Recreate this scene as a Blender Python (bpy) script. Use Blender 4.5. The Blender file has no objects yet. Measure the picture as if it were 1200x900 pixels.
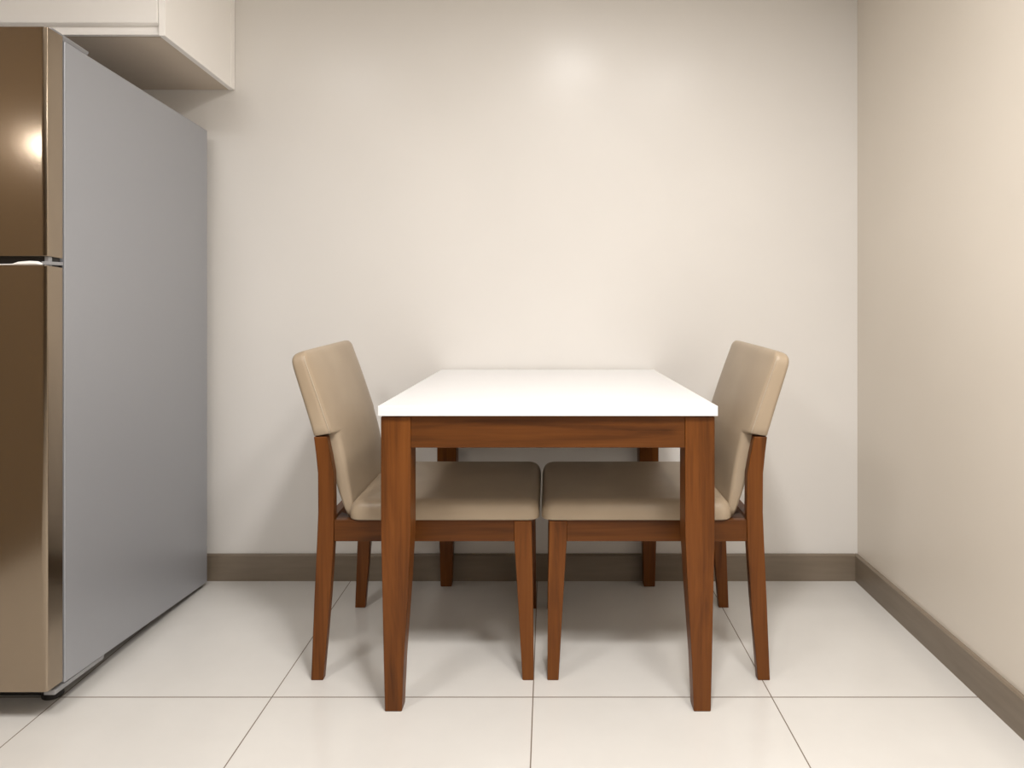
import bpy, bmesh, math
from mathutils import Vector
S = bpy.context.scene
COL = S.collection

# ------------------------------------------------------------------ camera
# camera stands 1 m above the floor at the origin and looks along +Y
FPX, CX, CY = 860.0, 642.0, 340.0
cam_data = bpy.data.cameras.new('camera')
cam = bpy.data.objects.new('camera', cam_data); COL.objects.link(cam)
cam.location = (0, 0, 1); cam.rotation_euler = (math.pi/2, 0, 0)
cam_data.sensor_width = 36; cam_data.lens = 36*FPX/1200
cam_data.shift_x = (600-CX)/1200; cam_data.shift_y = (CY-450)/1200
cam_data.clip_start = 0.01
S.camera = cam

# ------------------------------------------------------------------ helpers
def obj(name, bm, mat, parent=None, smooth=False, bevel=0, seg=2):
    bmesh.ops.recalc_face_normals(bm, faces=bm.faces)
    me = bpy.data.meshes.new(name); bm.to_mesh(me); bm.free()
    for m in (mat if isinstance(mat, (list, tuple)) else [mat]): me.materials.append(m)
    o = bpy.data.objects.new(name, me); COL.objects.link(o)
    if parent: o.parent = parent
    if bevel:
        b = o.modifiers.new('bevel', 'BEVEL'); b.width = bevel; b.segments = seg
        b.limit_method = 'ANGLE'; b.angle_limit = math.radians(35); b.harden_normals = False
    if smooth or bevel:
        for p in me.polygons: p.use_smooth = True
        if bevel and not smooth:
            w = o.modifiers.new('weighted', 'WEIGHTED_NORMAL'); w.keep_sharp = True
    return o

def thing(name, label, cat, loc=(0, 0, 0), rz=0, group=None):
    o = bpy.data.objects.new(name, None); COL.objects.link(o)
    o.location = loc; o.rotation_euler = (0, 0, rz); o.empty_display_size = 0.1
    o['label'] = label; o['category'] = cat
    if group: o['group'] = group
    return o

def struct(name, bm, mat, **k):
    o = obj(name, bm, mat, **k); o['kind'] = 'structure'; return o

def hexa(bm, b, t):
    """solid from 4 bottom + 4 top points"""
    v = [bm.verts.new(p) for p in list(b)+list(t)]
    for f in ((3, 2, 1, 0), (4, 5, 6, 7), (0, 1, 5, 4), (1, 2, 6, 5), (2, 3, 7, 6), (3, 0, 4, 7)):
        bm.faces.new([v[i] for i in f])

def box(bm, x0, x1, y0, y1, z0, z1):
    hexa(bm, [(x0, y0, z0), (x1, y0, z0), (x1, y1, z0), (x0, y1, z0)],
             [(x0, y0, z1), (x1, y0, z1), (x1, y1, z1), (x0, y1, z1)])

def loft(bm, loops, cap=True):
    rings = [[bm.verts.new(p) for p in L] for L in loops]
    n = len(rings[0])
    for a, b in zip(rings, rings[1:]):
        for i in range(n):
            bm.faces.new((a[i], a[(i+1) % n], b[(i+1) % n], b[i]))
    if cap:
        bm.faces.new(rings[0][::-1]); bm.faces.new(rings[-1])

def prism_y(bm, pts, y0, y1):
    """polygon in XZ pushed along Y"""
    loft(bm, [[(x, y0, z) for x, z in pts], [(x, y1, z) for x, z in pts]])

def prism_x(bm, pts, x0, x1):
    loft(bm, [[(x0, y, z) for y, z in pts], [(x1, y, z) for y, z in pts]])

def rrect(hx, hy, r, n=6):
    """rounded rectangle outline, centred"""
    out = []
    r = min(r, hx*0.999, hy*0.999)
    for cx, cy, a0 in ((hx-r, hy-r, 0), (-hx+r, hy-r, 90), (-hx+r, -hy+r, 180), (hx-r, -hy+r, 270)):
        for k in range(n+1):
            a = math.radians(a0+90*k/n)
            out.append((cx+r*math.cos(a), cy+r*math.sin(a)))
    return out

def padoutline(hx, hy, r, n=5, m=12):
    base = rrect(hx, hy, r, n); out = []
    for i, p in enumerate(base):
        q = base[(i+1) % len(base)]; out.append(p)
        if abs(p[1]-q[1]) > hy and abs(p[0]-q[0]) < 1e-6:
            for k in range(1, m): out.append((p[0], p[1]+(q[1]-p[1])*k/m))
    return out

def tube(bm, pts, r, n=8):
    pts = [Vector(p) for p in pts]; loops = []
    for i, p in enumerate(pts):
        d = (pts[min(i+1, len(pts)-1)]-pts[max(i-1, 0)]).normalized()
        u = d.orthogonal().normalized() if i == 0 else (u-d*u.dot(d)).normalized()
        w = d.cross(u)
        loops.append([p+r*(math.cos(2*math.pi*k/n)*u+math.sin(2*math.pi*k/n)*w) for k in range(n)])
    loft(bm, loops)

def lathe_z(bm, prof, c, n=24):
    loft(bm, [[(c[0]+r*math.cos(2*math.pi*k/n), c[1]+r*math.sin(2*math.pi*k/n), c[2]+z) for k in range(n)] for r, z in prof])

def interp(tab, t):
    for (a, va), (b, vb) in zip(tab, tab[1:]):
        if t <= b: return va+(vb-va)*(t-a)/(b-a)
    return tab[-1][1]

# ------------------------------------------------------------------ materials
def mat(name, col, rough=0.5, metal=0.0, spec=0.5, coat=0.0):
    m = bpy.data.materials.new(name); m.use_nodes = True
    b = m.node_tree.nodes['Principled BSDF']
    b.inputs['Base Color'].default_value = (*col, 1); b.inputs['Roughness'].default_value = rough
    b.inputs['Metallic'].default_value = metal; b.inputs['Specular IOR Level'].default_value = spec
    b.inputs['Coat Weight'].default_value = coat
    return m

class N:
    def __init__(s, m): s.t = m.node_tree; s.b = s.t.nodes['Principled BSDF']
    def new(s, typ, **k):
        n = s.t.nodes.new(typ)
        for a, v in k.items(): setattr(n, a, v)
        return n
    def link(s, a, b): s.t.links.new(a, b)
    def math(s, op, a, b=None, c=None):
        n = s.new('ShaderNodeMath', operation=op)
        for i, v in enumerate((a, b, c)):
            if v is None: continue
            if isinstance(v, (int, float)): n.inputs[i].default_value = v
            else: s.link(v, n.inputs[i])
        return n.outputs[0]
    def noise(s, scale3, scale=1.0, detail=4.0, rough=0.5, dist=0.0):
        co = s.new('ShaderNodeTexCoord'); mp = s.new('ShaderNodeMapping'); mp.inputs['Scale'].default_value = scale3
        s.link(co.outputs['Object'], mp.inputs[0])
        n = s.new('ShaderNodeTexNoise'); n.inputs['Scale'].default_value = scale
        n.inputs['Detail'].default_value = detail; n.inputs['Roughness'].default_value = rough; n.inputs['Distortion'].default_value = dist
        s.link(mp.outputs[0], n.inputs['Vector']); return n.outputs['Fac']
    def ramp(s, fac, stops):
        r = s.new('ShaderNodeValToRGB'); e = r.color_ramp.elements
        while len(e) < len(stops): e.new(0.5)
        for el, (p, c) in zip(e, stops): el.position = p; el.color = (*c, 1)
        s.link(fac, r.inputs[0]); return r.outputs[0]
    def bump(s, h, strength, dist=0.002):
        n = s.new('ShaderNodeBump'); n.inputs['Strength'].default_value = strength; n.inputs['Distance'].default_value = dist
        s.link(h, n.inputs['Height']); s.link(n.outputs[0], s.b.inputs['Normal'])

def wood(name, axis, k=1.0):
    m = mat(name, (0.2, 0.06, 0.015), 0.4, spec=0.22); n = N(m)
    sc = [22.0, 22.0, 22.0]; sc[axis] = 1.6
    a = n.noise(tuple(sc), 1.0, 5, 0.55, 1.2)
    sc2 = [150.0]*3; sc2[axis] = 5.0
    f = n.noise(tuple(sc2), 1.0, 3, 0.6)
    mix = n.math('ADD', n.math('MULTIPLY', a, 0.72), n.math('MULTIPLY', f, 0.28))
    c = n.ramp(mix, [(0.32, (0.060*k, 0.018*k, 0.0028*k)), (0.50, (0.130*k, 0.040*k, 0.0062*k)), (0.70, (0.180*k, 0.059*k, 0.0105*k))])
    n.link(c, n.b.inputs['Base Color']); n.bump(f, 0.08, 0.0006)
    return m

WOOD_Z, WOOD_X, WOOD_Y = wood('wood_upright', 2), wood('wood_crosswise', 0, 0.72), wood('wood_lengthwise', 1)  # crosswise copy is darker: shade under the table overhang put into its colour

LEATHER = mat('taupe_leather', (0.36, 0.285, 0.205), 0.40, spec=0.35)
n = N(LEATHER); g = n.noise((1, 1, 1), 420, 2, 0.5); n.bump(g, 0.12, 0.0006)
v = n.noise((1, 1, 1), 6, 2, 0.5)
n.link(n.ramp(v, [(0.3, (0.345, 0.268, 0.186)), (0.7, (0.388, 0.306, 0.217))]), n.b.inputs['Base Color'])
PIPING = mat('taupe_piping', (0.42, 0.345, 0.26), 0.4)

def paint(name, lo, hi):
    m = mat(name, lo, 0.42, spec=0.5, coat=0.24); n = N(m)
    n.b.inputs['Coat Roughness'].default_value = 0.23
    n.link(n.ramp(n.noise((1, 1, 1), 2.2, 2, 0.5), [(0.35, lo), (0.65, hi)]), n.b.inputs['Base Color'])
    n.bump(n.noise((1, 1, 1), 160, 3, 0.6), 0.05, 0.001)
    return m
WALL = paint('wall_paint', (0.735, 0.708, 0.672), (0.755, 0.728, 0.692))
WALL_WARM = paint('warm_wall_paint', (0.715, 0.655, 0.572), (0.735, 0.675, 0.592))
WALL_BROWN = mat('brown_wall_paint', (0.19, 0.138, 0.085), 0.6)
CEIL = mat('ceiling_paint', (0.93, 0.92, 0.90), 0.8)
BASE = mat('baseboard_taupe', (0.19, 0.15, 0.108), 0.38, spec=0.45)
n = N(BASE); n.link(n.ramp(n.noise((2, 2, 20), 3, 3), [(0.3, (0.185, 0.145, 0.104)), (0.7, (0.215, 0.172, 0.127))]), n.b.inputs['Base Color'])

GROUT_X = [-1.797, -1.197, -0.678, -0.0365, 0.550]
GROUT_Y = [1.803, 0.603, -0.597, -1.797, -2.997, -4.197]
FLOOR = mat('glazed_floor_tile', (0.75, 0.70, 0.64), 0.16, spec=0.5)
n = N(FLOOR); co = n.new('ShaderNodeTexCoord'); sep = n.new('ShaderNodeSeparateXYZ'); n.link(co.outputs['Object'], sep.inputs[0])
g = None
for ax, lst in ((0, GROUT_X), (1, GROUT_Y)):
    for p in lst:
        c = n.math('COMPARE', sep.outputs[ax], p, 0.0014 if ax == 0 else 0.0019)
        g = c if g is None else n.math('MAXIMUM', g, c)
tile = n.ramp(n.noise((1, 1, 1), 3.0, 4, 0.6), [(0.3, (0.615, 0.595, 0.562)), (0.7, (0.65, 0.632, 0.60))])
mx = n.new('ShaderNodeMix', data_type='RGBA'); n.link(g, mx.inputs['Factor']); n.link(tile, mx.inputs['A'])
mx.inputs['B'].default_value = (0.17, 0.13, 0.10, 1); n.link(mx.outputs['Result'], n.b.inputs['Base Color'])
n.link(n.math('ADD', n.math('MULTIPLY', g, 0.6), 0.16), n.b.inputs['Roughness'])

WHITE_TOP = mat('white_table_top', (0.80, 0.80, 0.81), 0.22, spec=0.5)
DARK_BROWN = mat('dark_brown', (0.05, 0.018, 0.007), 0.6)  # near-black brown, used on the chairs' corner blocks
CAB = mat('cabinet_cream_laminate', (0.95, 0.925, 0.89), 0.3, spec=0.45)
CAB_IN = mat('cabinet_underside_laminate', (0.62, 0.53, 0.43), 0.5)  # darker and browner than the cream on the rest of the cabinet
STEEL_SIDE = mat('grey_painted_steel', (0.355, 0.364, 0.392), 0.36, metal=0.3, spec=0.5)
n = N(STEEL_SIDE); n.bump(n.noise((1, 1, 1), 500, 2), 0.06, 0.0004)
DOOR_STEEL = mat('brown_stainless_steel', (0.36, 0.295, 0.225), 0.2, metal=1.0)
n = N(DOOR_STEEL); br = n.noise((900, 900, 3), 1.0, 2, 0.6)
n.link(n.math('ADD', n.math('MULTIPLY', br, 0.08), 0.12), n.b.inputs['Roughness'])
EDGE_STEEL = mat('polished_trim', (0.75, 0.70, 0.62), 0.22, metal=1.0)
CHROME = mat('chrome', (0.85, 0.83, 0.80), 0.12, metal=1.0)
PALE_GLEAM = mat('pale_gleam', (0.88, 0.86, 0.83), 0.35)  # pale non-metal colour holds the gleam that chrome would pick up
DARK = mat('black_plastic', (0.012, 0.010, 0.009), 0.45)
GREY_PLASTIC = mat('grey_plastic', (0.28, 0.28, 0.29), 0.4)

# ------------------------------------------------------------------ room shell
WB, WR, WL, WF, H = 2.534, 1.069, -1.95, -5.0, 2.34
bm = bmesh.new(); box(bm, WL-.1, WR+.1, WF-.1, WB+.1, -.1, 0); struct('floor', bm, FLOOR)
bm = bmesh.new(); box(bm, WL-.1, WR+.1, WF-.1, WB+.1, H, H+.1); struct('ceiling', bm, CEIL)
bm = bmesh.new(); box(bm, WL-.1, WR+.1, WB, WB+.1, 0, H); struct('wall_back', bm, WALL)
bm = bmesh.new(); box(bm, WR, WR+.1, WF, WB, 0, H); struct('wall_right', bm, WALL_WARM)
bm = bmesh.new(); box(bm, WL-.1, WL, WF, WB, 0, H); struct('wall_left', bm, WALL_BROWN)
bm = bmesh.new(); box(bm, WL-.1, WR+.1, WF-.1, WF, 0, H); struct('wall_front', bm, WALL_BROWN)
t, hb = 0.0125, 0.091
prof = lambda w, s: [(w, 0), (w-s*t, 0), (w-s*t, hb-.004), (w-s*(t-.004), hb), (w, hb)]
bm = bmesh.new(); prism_x(bm, prof(WB, 1), WL, WR-t); struct('baseboard_back', bm, BASE)
bm = bmesh.new(); prism_y(bm, prof(WR, 1), WF, WB); struct('baseboard_right', bm, BASE)

# ------------------------------------------------------------------ dining table
TY0, TY1, TZ, TT = 1.727, 2.521, 0.7273, 0.0240
TXF, TXB = 0.4006, 0.3660          # half widths, front and wall end
tbl = thing('dining_table', 'square dining table with white top and brown wooden legs against the wall', 'table', (0, 2.12, 0))
oy = 2.12
bm = bmesh.new()
hexa(bm, [(-TXF, TY0-oy, TZ-TT), (TXF, TY0-oy, TZ-TT), (TXB, TY1-oy, TZ-TT), (-TXB, TY1-oy, TZ-TT)],
         [(-TXF, TY0-oy, TZ), (TXF, TY0-oy, TZ), (TXB, TY1-oy, TZ), (-TXB, TY1-oy, TZ)])
o = obj('table_top', bm, WHITE_TOP, tbl, bevel=0.0015); o['label'] = 'glossy white top'
zl = TZ-TT
def table_leg(sx, yo, sy, xo, w):
    """outer corner at (sx*xo, yo); sy = +1 when the leg grows towards +Y; two inner faces taper"""
    loops = []
    for z, k, d in ((0, 0.58, 0.0085), (0.12, 0.68, 0.006), (0.28, 0.86, 0.003), (0.42, 1.0, 0.0), (zl-.003, 1.0, 0.0)):
        xa, xb = sx*(xo-d), sx*(xo-d-w*k if k < 1 else xo-w)
        ya, yb = yo+sy*d*0.4, yo+sy*(w*k+d*.4)
        loops.append([(xa, ya-oy, z), (xb, ya-oy, z), (xb, yb-oy, z), (xa, yb-oy, z)])
    bm = bmesh.new(); loft(bm, loops)
    return obj('leg', bm, WOOD_Z, tbl, bevel=0.0025)
LW = 0.0705
for s in (-1, 1):
    table_leg(s, 1.737, 1, 0.3955, LW)
    table_leg(s, 2.514, -1, 0.3700, 0.064)
za = 0.6262
bm = bmesh.new(); box(bm, -0.3955+LW, 0.3955-LW, 1.7395-oy, 1.7615-oy, za, zl-.002); obj('apron', bm, WOOD_X, tbl, bevel=0.0012)
bm = bmesh.new(); box(bm, -0.306, 0.306, 2.489-oy, 2.511-oy, za, zl-.002); obj('apron', bm, WOOD_X, tbl, bevel=0.0012)
for s in (-1, 1):
    bm = bmesh.new()
    a, b = (s*.3915, s*.3695), (s*.3665, s*.3445)
    hexa(bm, [(a[0], 1.737+LW-oy, za), (a[1], 1.737+LW-oy, za), (b[1], 2.45-oy, za), (b[0], 2.45-oy, za)],
             [(a[0], 1.737+LW-oy, zl-.002), (a[1], 1.737+LW-oy, zl-.002), (b[1], 2.45-oy, zl-.002), (b[0], 2.45-oy, zl-.002)])
    obj('apron', bm, WOOD_Y, tbl, bevel=0.0012)

# ------------------------------------------------------------------ dining chair (front faces local +X)
K = 0.002186                       # metres per photo pixel at the chair's near side
def cz(y): return 1-(y-CY)*K
def cxl(px): return (px-CX)*K+0.30
HW = 0.226
def mirror_y(f):
    for s in (-1, 1): f(s)

def make_chair(label):
    c = thing('dining_chair', label, 'chair', group='taupe dining chairs at the table')
    # rear legs: bent, run up to the padded back
    rear = [(367.5, 512), (370, 532), (372.3, 555), (372.6, 600), (371.2, 635), (368.2, 700), (364.3, 797.3)]
    front = [(382.5, 510.5), (386.8, 532), (391, 560), (391.6, 600), (390.8, 635), (386.8, 700), (378.6, 797.3)]
    zs = [cz(p[1]) for p in rear]; zs[-1] = 0
    for s in (-1, 1):
        loops = []
        for (pr, pf, z) in zip(rear, front, zs):
            a, b = cxl(pr[0]), cxl(pf[0])
            yo, yi = s*HW, s*(HW-0.0265+0.004*max(0, 1-z/0.35))
            loops.append([(a, yo, z), (b, yo, z), (b, yi, z), (a, yi, z)])
        bm = bmesh.new(); loft(bm, loops); obj('leg', bm, WOOD_Z, c, bevel=0.0022)
    # front legs: tapered on the inner faces
    for s in (-1, 1):
        loops = []
        for a, b, y, th in ((612.2, 625.4, 797.4, .030), (609, 625.0, 740, .034), (605.2, 624.4, 675, .040), (602.6, 623.3, 635, .042), (602.2, 623.0, 610.5, .042)):
            z = max(0, cz(y)); xa, xb = cxl(a), cxl(b)
            if y > 797: z = 0
            yo, yi = s*HW, s*(HW-th)
            loops.append([(xa, yo, z), (xb, yo, z), (xb, yi, z), (xa, yi, z)])
        bm = bmesh.new(); loft(bm, loops); obj('leg', bm, WOOD_Z, c, bevel=0.0022)
    # seat rails
    z0, z1 = cz(635), cz(610)
    for s in (-1, 1):
        bm = bmesh.new(); box(bm, cxl(391.2), cxl(602.5), min(s*(HW-.003), s*(HW-.025)), max(s*(HW-.003), s*(HW-.025)), z0, z1)
        obj('rail', bm, WOOD_X, c, bevel=0.0012)
    bm = bmesh.new(); box(bm, cxl(612), cxl(622), -HW+.042, HW-.042, z0, z1); obj('rail', bm, WOOD_Y, c, bevel=0.0012)
    bm = bmesh.new(); box(bm, cxl(377), cxl(388), -HW+.033, HW-.033, z0, z1); obj('rail', bm, WOOD_Y, c, bevel=0.0012)
    # corner blocks under the seat at the rear
    for s in (-1, 1):
        bm = bmesh.new()
        loft(bm, [[(cxl(391.6), s*(HW-.026), z), (cxl(420), s*(HW-.026), z), (cxl(391.6), s*(HW-.07), z)] for z in (z1-.03, z1)])
        obj('corner_block', bm, DARK_BROWN, c)
    # seat cushion: rounded slab with a gently domed top
    xs0, xs1 = cxl(407.5), cxl(632.3); xm, hx = (xs0+xs1)/2, (xs1-xs0)/2; hy = HW+.004
    zb, zt = cz(609.6), 0.4615
    loops = []
    def ring(inset, z, r, dome=0.0):
        loops.append([(xm+x, y, z) for x, y in rrect(hx-inset, hy-inset, max(r-inset*.5, .012), 6)])
    for k in range(4):                                   # tight lower edge
        a = math.radians(90*k/3); ring(.004*(1-math.sin(a)), zb+.005*(1-math.cos(a)), .030)
    RH, RV = .036, zt-zb-.010
    for k in range(1, 12):                               # long soft upper roll
        a = math.radians(90*k/11); ring(RH*(1-math.cos(a)**0.8 if k < 11 else 1), zt-RV+RV*math.sin(a)**0.9, .030)
    for q, dz in ((.05, .002), (.085, .0045), (.13, .0065), (.18, .0075), (.215, .008)): ring(q, zt+dz, .035)
    bm = bmesh.new(); loft(bm, loops); obj('seat', bm, LEATHER, c, smooth=True)
    # welt line round the lower edge of the cushion
    pts = [(xm+x, y, zb+.0085) for x, y in rrect(hx+.0006, hy+.0006, .035, 6)]; pts.append(pts[0])
    # padded back: stations from the bottom (between the legs) to the top (over the legs)
    F = [(355.0, 411.0), (361.5, 430), (375.5, 470), (388.2, 508), (392.2, 522), (397.8, 545), (404.8, 575), (412.5, 609)]
    Rr = [(338.6, 416.5), (343.6, 436), (356.0, 476), (366.8, 512), (374.0, 526), (382.5, 549), (391.5, 579), (403.0, 609)]
    # dense parameterisation along the pad
    st = []
    m = 40
    seglen = [0]
    for (a, b) in zip(F, F[1:]): seglen.append(seglen[-1]+math.hypot(b[0]-a[0], b[1]-a[1]))
    L = seglen[-1]
    tF = [(q/L, p) for q, p in zip(seglen, F)]; tR = [(q/L, p) for q, p in zip(seglen, Rr)]
    def at(t):
        fx = interp([(q, p[0]) for q, p in tF], t); fy = interp([(q, p[1]) for q, p in tF], t)
        rx = interp([(q, p[0]) for q, p in tR], t); ry = interp([(q, p[1]) for q, p in tR], t)
        return Vector((cxl(fx), 0, cz(fy))), Vector((cxl(rx), 0, cz(ry)))
    tn = seglen[3]/L                                     # where the wide part ends
    ts = [0, .004, .012, .024, .04, .06, .08] + [0.08+(tn-0.008-0.08)*k/10 for k in range(1, 11)] + [tn-.002, tn+.008, tn+.012] + [tn+.012+(1-tn-.012)*k/10 for k in range(1, 11)]
    loops = []
    Rtop = 0.030
    for t in ts:
        pf, pr = at(t); mid = (pf+pr)/2; d = (pf-pr); th = d.length/2; d.normalize()
        wide = HW+.0035; narrow = HW-.0275
        if t <= tn-.006: hw = wide
        elif t <= tn-.001: hw = wide-.003
        else: hw = narrow
        s_ = t*L*K                                       # metres below the top edge
        if s_ < Rtop: hw -= Rtop-math.sqrt(max(0, Rtop**2-(Rtop-s_)**2))
        rt = 0.018
        if s_ < rt: th = max(th-(rt-math.sqrt(max(0, rt**2-(rt-s_)**2)))*0.75, .004)
        e = (1-t)*L*K
        if e < .015: th *= 0.75+0.25*e/.015
        r = min(th*0.62, .014)
        loop = []
        for u, y in padoutline(th, hw, r, 5):
            bulge = (0.021 if u > 0 else -0.004)*(1-min(1, abs(y)/wide)**3.4)*min(1, 0.5+t*2.5)*min(1, (1-t)*3)
            p = mid+d*(u+(bulge if u > 0 else -bulge)); loop.append((p.x, y, p.z))
        loops.append(loop)
    bm = bmesh.new(); loft(bm, loops)
    back = obj('backrest', bm, LEATHER, c, smooth=True)
    # raised seams along both front edges of the back
    for s in (-1, 1):
        pts = []
        for k in range(20):
            t = 0.03+(tn-.03)*k/19
            pf, pr = at(t); d = (pf-pr).normalized(); th = (pf-pr).length
            hw = HW+.0035; s_ = t*L*K
            if s_ < Rtop: hw -= Rtop-math.sqrt(max(0, Rtop**2-(Rtop-s_)**2))
            p = pf-d*.0036; pts.append((p.x, s*(hw-.0030), p.z))
        bm = bmesh.new(); tube(bm, pts, .0017, 8); obj('seam', bm, PIPING, back, smooth=True)
    return c

ch1 = make_chair('taupe leather dining chair left of the table, its back towards the refrigerator')
YC = 1.880+HW
ch1.location = (-0.30, YC, 0)
ch2 = ch1.copy(); COL.objects.link(ch2)
for part in list(ch1.children):
    p2 = part.copy(); COL.objects.link(p2); p2.parent = ch2
    for sub in part.children:
        s2 = sub.copy(); COL.objects.link(s2); s2.parent = p2
ch2['label'] = 'taupe leather dining chair right of the table, its back towards the right wall'
X0 = (633.4-CX)*K
ch2.location = (2*X0+0.30, YC, 0); ch2.rotation_euler = (0, 0, math.pi)

# ------------------------------------------------------------------ refrigerator
FX1, FX0 = -1.1525, -1.85          # right and left sides
D1, D2, D0 = 1.751, 2.484, 1.6885  # cabinet front, cabinet back, door front
fr = thing('refrigerator', 'tall two-door refrigerator with brown steel doors and grey side panel', 'refrigerator', ((FX0+FX1)/2, D1, 0))
fx, fy = (FX0+FX1)/2, D1
a, b = FX0-fx, FX1-fx
zb1, zb2, zt1, zt2 = 0.063, 0.012, 1.5945, 1.540
bm = bmesh.new()
hexa(bm, [(a, 0, zb1), (b, 0, zb1), (b, D2-fy, zb2), (a, D2-fy, zb2)], [(a, 0, zt1), (b, 0, zt1), (b, D2-fy, zt2), (a, D2-fy, zt2)])
o = obj('body', bm, STEEL_SIDE, fr, bevel=0.003); o['label'] = 'grey painted steel side panel'
def fdoor(name, z0, z1, sl):
    """door slab with rounded vertical edges and slightly bowed front"""
    y1, y0 = -0.007, D0-fy
    w = (b-a)/2; R, A = 0.024, math.radians(32); cw = R*math.sin(A); pts = []
    for k in range(9): pts.append(((-1+2*k/8)*(w-cw), y0))
    for k in range(1, 13):
        an = A*k/12; pts.append((w-cw+R*math.sin(an), y0+R*(1-math.cos(an))))
    pts += [(w, y1), (-w, y1)]
    for k in range(12, 0, -1):
        an = A*k/12; pts.append((-w+cw-R*math.sin(an), y0+R*(1-math.cos(an))))
    bm = bmesh.new()
    loft(bm, [[(x, y, z0-(y-y0)*sl) for x, y in pts], [(x, y, z1-(y-y0)*sl) for x, y in pts]])
    o = obj(name, bm, DOOR_STEEL, fr, bevel=0.003)
    return o
up = fdoor('freezer_door', 1.0785, 1.6067, 0.07); lo = fdoor('refrigerator_door', 0.0745, 1.057, 0.07)
for d, z0, z1 in ((up, 1.0795, 1.6055), (lo, 0.0755, 1.056)):
    bm = bmesh.new(); tube(bm, [(b-.0028, D0-fy+.0055, z0), (b-.0028, D0-fy+.0055, z1)], .0028, 10)
    e = obj('edge_trim', bm, EDGE_STEEL, d, smooth=True); e['label'] = 'bright polished edge'
# gasket behind the doors and dark slot between them
bm = bmesh.new(); box(bm, a+.012, b-.006, -.0075, .002, .08, 1.058); box(bm, a+.012, b-.006, -.0075, .002, 1.08, 1.588)
obj('gasket', bm, DARK, fr)
bm = bmesh.new(); box(bm, a+.02, b-.008, D0-fy+.016, -.006, 1.055, 1.077); obj('door_slot', bm, DARK, fr)
bm = bmesh.new()
loft(bm, [[(x, D0-fy+.0085+y, zc+z*h) for y, z in rrect(.006, .006, .0055, 4)] for x, zc, h in
          ((b-.32, 1.0585, .25), (b-.085, 1.0590, .3), (b-.070, 1.0615, .75), (b-.045, 1.0625, .9), (b-.026, 1.062, .8), (b-.017, 1.060, .35))])
o = obj('handle', bm, PALE_GLEAM, fr, smooth=True); o['label'] = 'metal grip with painted gleam in the slot between the doors'
bm = bmesh.new(); box(bm, b-.020, b-.001, D0-fy+.010, -.004, 1.0585, 1.0665); box(bm, b-.014, b-.004, D0-fy+.012, D0-fy+.024, 1.055, 1.080)
obj('hinge', bm, GREY_PLASTIC, fr, bevel=0.001)
bm = bmesh.new(); hexa(bm, [(b-.07, -.045, 1.597), (b-.012, -.045, 1.597), (b-.012, .10, 1.586), (b-.07, .10, 1.586)],
                           [(b-.066, -.04, 1.612), (b-.002, -.04, 1.612), (b-.002, .098, 1.599), (b-.066, .098, 1.599)])
obj('hinge_cover', bm, GREY_PLASTIC, fr, bevel=0.002)
bm = bmesh.new(); box(bm, a+.03, b-.085, .05, .08, .006, .056); obj('kick_plate', bm, DARK, fr)
bm = bmesh.new()
hexa(bm, [(b-.03, -.03, .050), (b-.004, -.03, .050), (b-.004, .16, .040), (b-.03, .16, .040)], [(b-.03, -.03, .062), (b-.002, -.03, .062), (b-.002, .16, .052), (b-.03, .16, .052)])
obj('hinge', bm, GREY_PLASTIC, fr, bevel=0.0015)
for x in (a+.066, b-.066):
    bm = bmesh.new(); lathe_z(bm, [(.018, 0), (.024, .003), (.024, .022), (.014, .028), (.012, .060)], (x, .056, 0)); obj('foot', bm, DARK, fr, bevel=0.001)
for x in (a+.06, b-.05):
    bm = bmesh.new(); lathe_z(bm, [(.02, 0), (.02, .030)], (x, D2-fy-.07, 0)); obj('foot', bm, DARK, fr)

# ------------------------------------------------------------------ wall cabinet over the refrigerator
CXR, CXL = -1.0814, -1.93
CD1, ZB, ZF, CT = 2.092, 1.6895, 1.7176, 2.30
cab = thing('wall_cabinet', 'cream laminate wall cabinet hanging above the refrigerator', 'cabinet', ((CXL+CXR)/2, WB, 1.6895))
ox, oyc, oz = (CXL+CXR)/2, WB, 1.6895
def zz(y): return ZB+(WB-y)/(WB-CD1)*(ZF-ZB)
def P(x, y, z): return (x-ox, y-oyc, z-oz)
yb = WB-.0015
def panel(bm, x0, x1, y0, y1, z0, z1=None):
    if z1 is None: z1 = CT
    hexa(bm, [P(x0, y0, zz(y0)+z0), P(x1, y0, zz(y0)+z0), P(x1, y1, zz(y1)+z0), P(x0, y1, zz(y1)+z0)],
             [P(x0, y0, z1), P(x1, y0, z1), P(x1, y1, z1), P(x0, y1, z1)])
bm = bmesh.new(); panel(bm, CXR-.018, CXR, CD1-.019, yb, 0); obj('side_panel', bm, CAB, cab, bevel=0.001)
bm = bmesh.new(); panel(bm, CXL, CXL+.018, CD1-.019, yb, 0); obj('side_panel', bm, CAB, cab, bevel=0.001)
bm = bmesh.new()
y0, y1 = CD1, yb; x0, x1 = CXL+.018, CXR-.018
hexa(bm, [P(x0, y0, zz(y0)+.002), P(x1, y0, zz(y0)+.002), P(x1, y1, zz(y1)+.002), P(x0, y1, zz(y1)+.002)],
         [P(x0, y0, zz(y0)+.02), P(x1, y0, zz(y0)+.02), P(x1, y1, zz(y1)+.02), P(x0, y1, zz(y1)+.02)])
o = obj('bottom_panel', bm, CAB_IN, cab); o['label'] = 'darker underside panel'
bm = bmesh.new(); box(bm, *[v for v in (x0-ox, x1-ox, CD1-oyc, yb-oyc, CT-.02-oz, CT-oz)]); obj('top_panel', bm, CAB, cab)
bm = bmesh.new(); box(bm, x0-ox, x1-ox, yb-.008-oyc, yb-oyc, ZB+.021-oz, CT-.021-oz); obj('back_panel', bm, CAB, cab)
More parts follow.
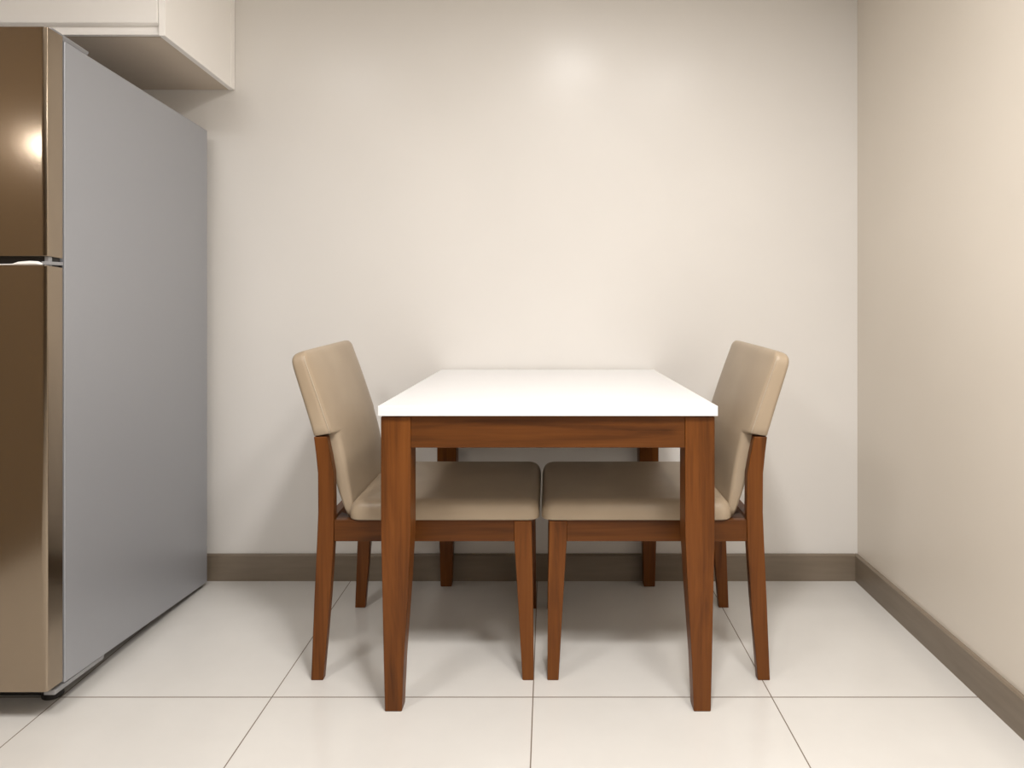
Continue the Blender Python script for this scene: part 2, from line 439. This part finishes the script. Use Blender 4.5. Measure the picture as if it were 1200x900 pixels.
# one wide lift-up door with a scooped finger pull along the lower edge
zd = 1.753
prof = [(CD1-.024, CT-.003), (CD1-.024, zd+.004), (CD1-.023, zd+.001), (CD1-.021, zd), (CD1-.008, zd-.0005), (CD1-.005, zd-.004),
        (CD1-.0055, zd-.012), (CD1-.009, zd-.021), (CD1-.016, zd-.029), (CD1-.019, zd-.0315), (CD1-.003, zd-.0315), (CD1-.003, CT-.003)]
bm = bmesh.new(); prism_x(bm, [(y-oyc, z-oz) for y, z in prof], CXL+.0195-ox, CXR-.0195-ox); obj('door', bm, CAB, cab, bevel=0.0008)
bm = bmesh.new(); panel(bm, CXR, CXR+.0015, WB-.030, yb, .002); obj('filler_strip', bm, CAB, cab)

# ------------------------------------------------------------------ lights
def disc(name, loc, size, power, col):
    l = bpy.data.lights.new(name, 'AREA'); l.shape = 'DISK'; l.size = size; l.energy = power; l.color = col; l.spread = math.radians(165)
    o = bpy.data.objects.new(name, l); COL.objects.link(o); o.location = loc
    return o
WARM = (1.0, 0.972, 0.945)
disc('overhead_light', (0.13, 0.74, H-.01), 0.24, 33, WARM)
disc('overhead_light', (0.72, 0.45, H-.01), 0.40, 22, WARM)
disc('overhead_light', (-1.2, 0.45, H-.01), 0.40, 17, WARM)  # added fill with no known fitting, brightens cabinet door and left side
disc('overhead_light', (0.4, -2.5, H-.01), 0.60, 36, WARM)  # added rear fill with no known fitting, evens out the walls
l = bpy.data.lights.new('door_glint_light', 'POINT'); l.energy = 1.2; l.color = WARM; l.shadow_soft_size = 0.03  # added point light, puts a glint on the freezer door
o = bpy.data.objects.new('door_glint_light', l); COL.objects.link(o); o.location = (-1.815, 0.72, 1.52)
w = bpy.data.worlds.new('world'); S.world = w; w.use_nodes = True
w.node_tree.nodes['Background'].inputs[0].default_value = (1, .95, .9, 1); w.node_tree.nodes['Background'].inputs[1].default_value = 0.2

S.view_settings.view_transform = 'Standard'; S.view_settings.look = 'None'
S.view_settings.exposure = 0.0; S.view_settings.gamma = 1.0; S.view_settings.use_curve_mapping = False
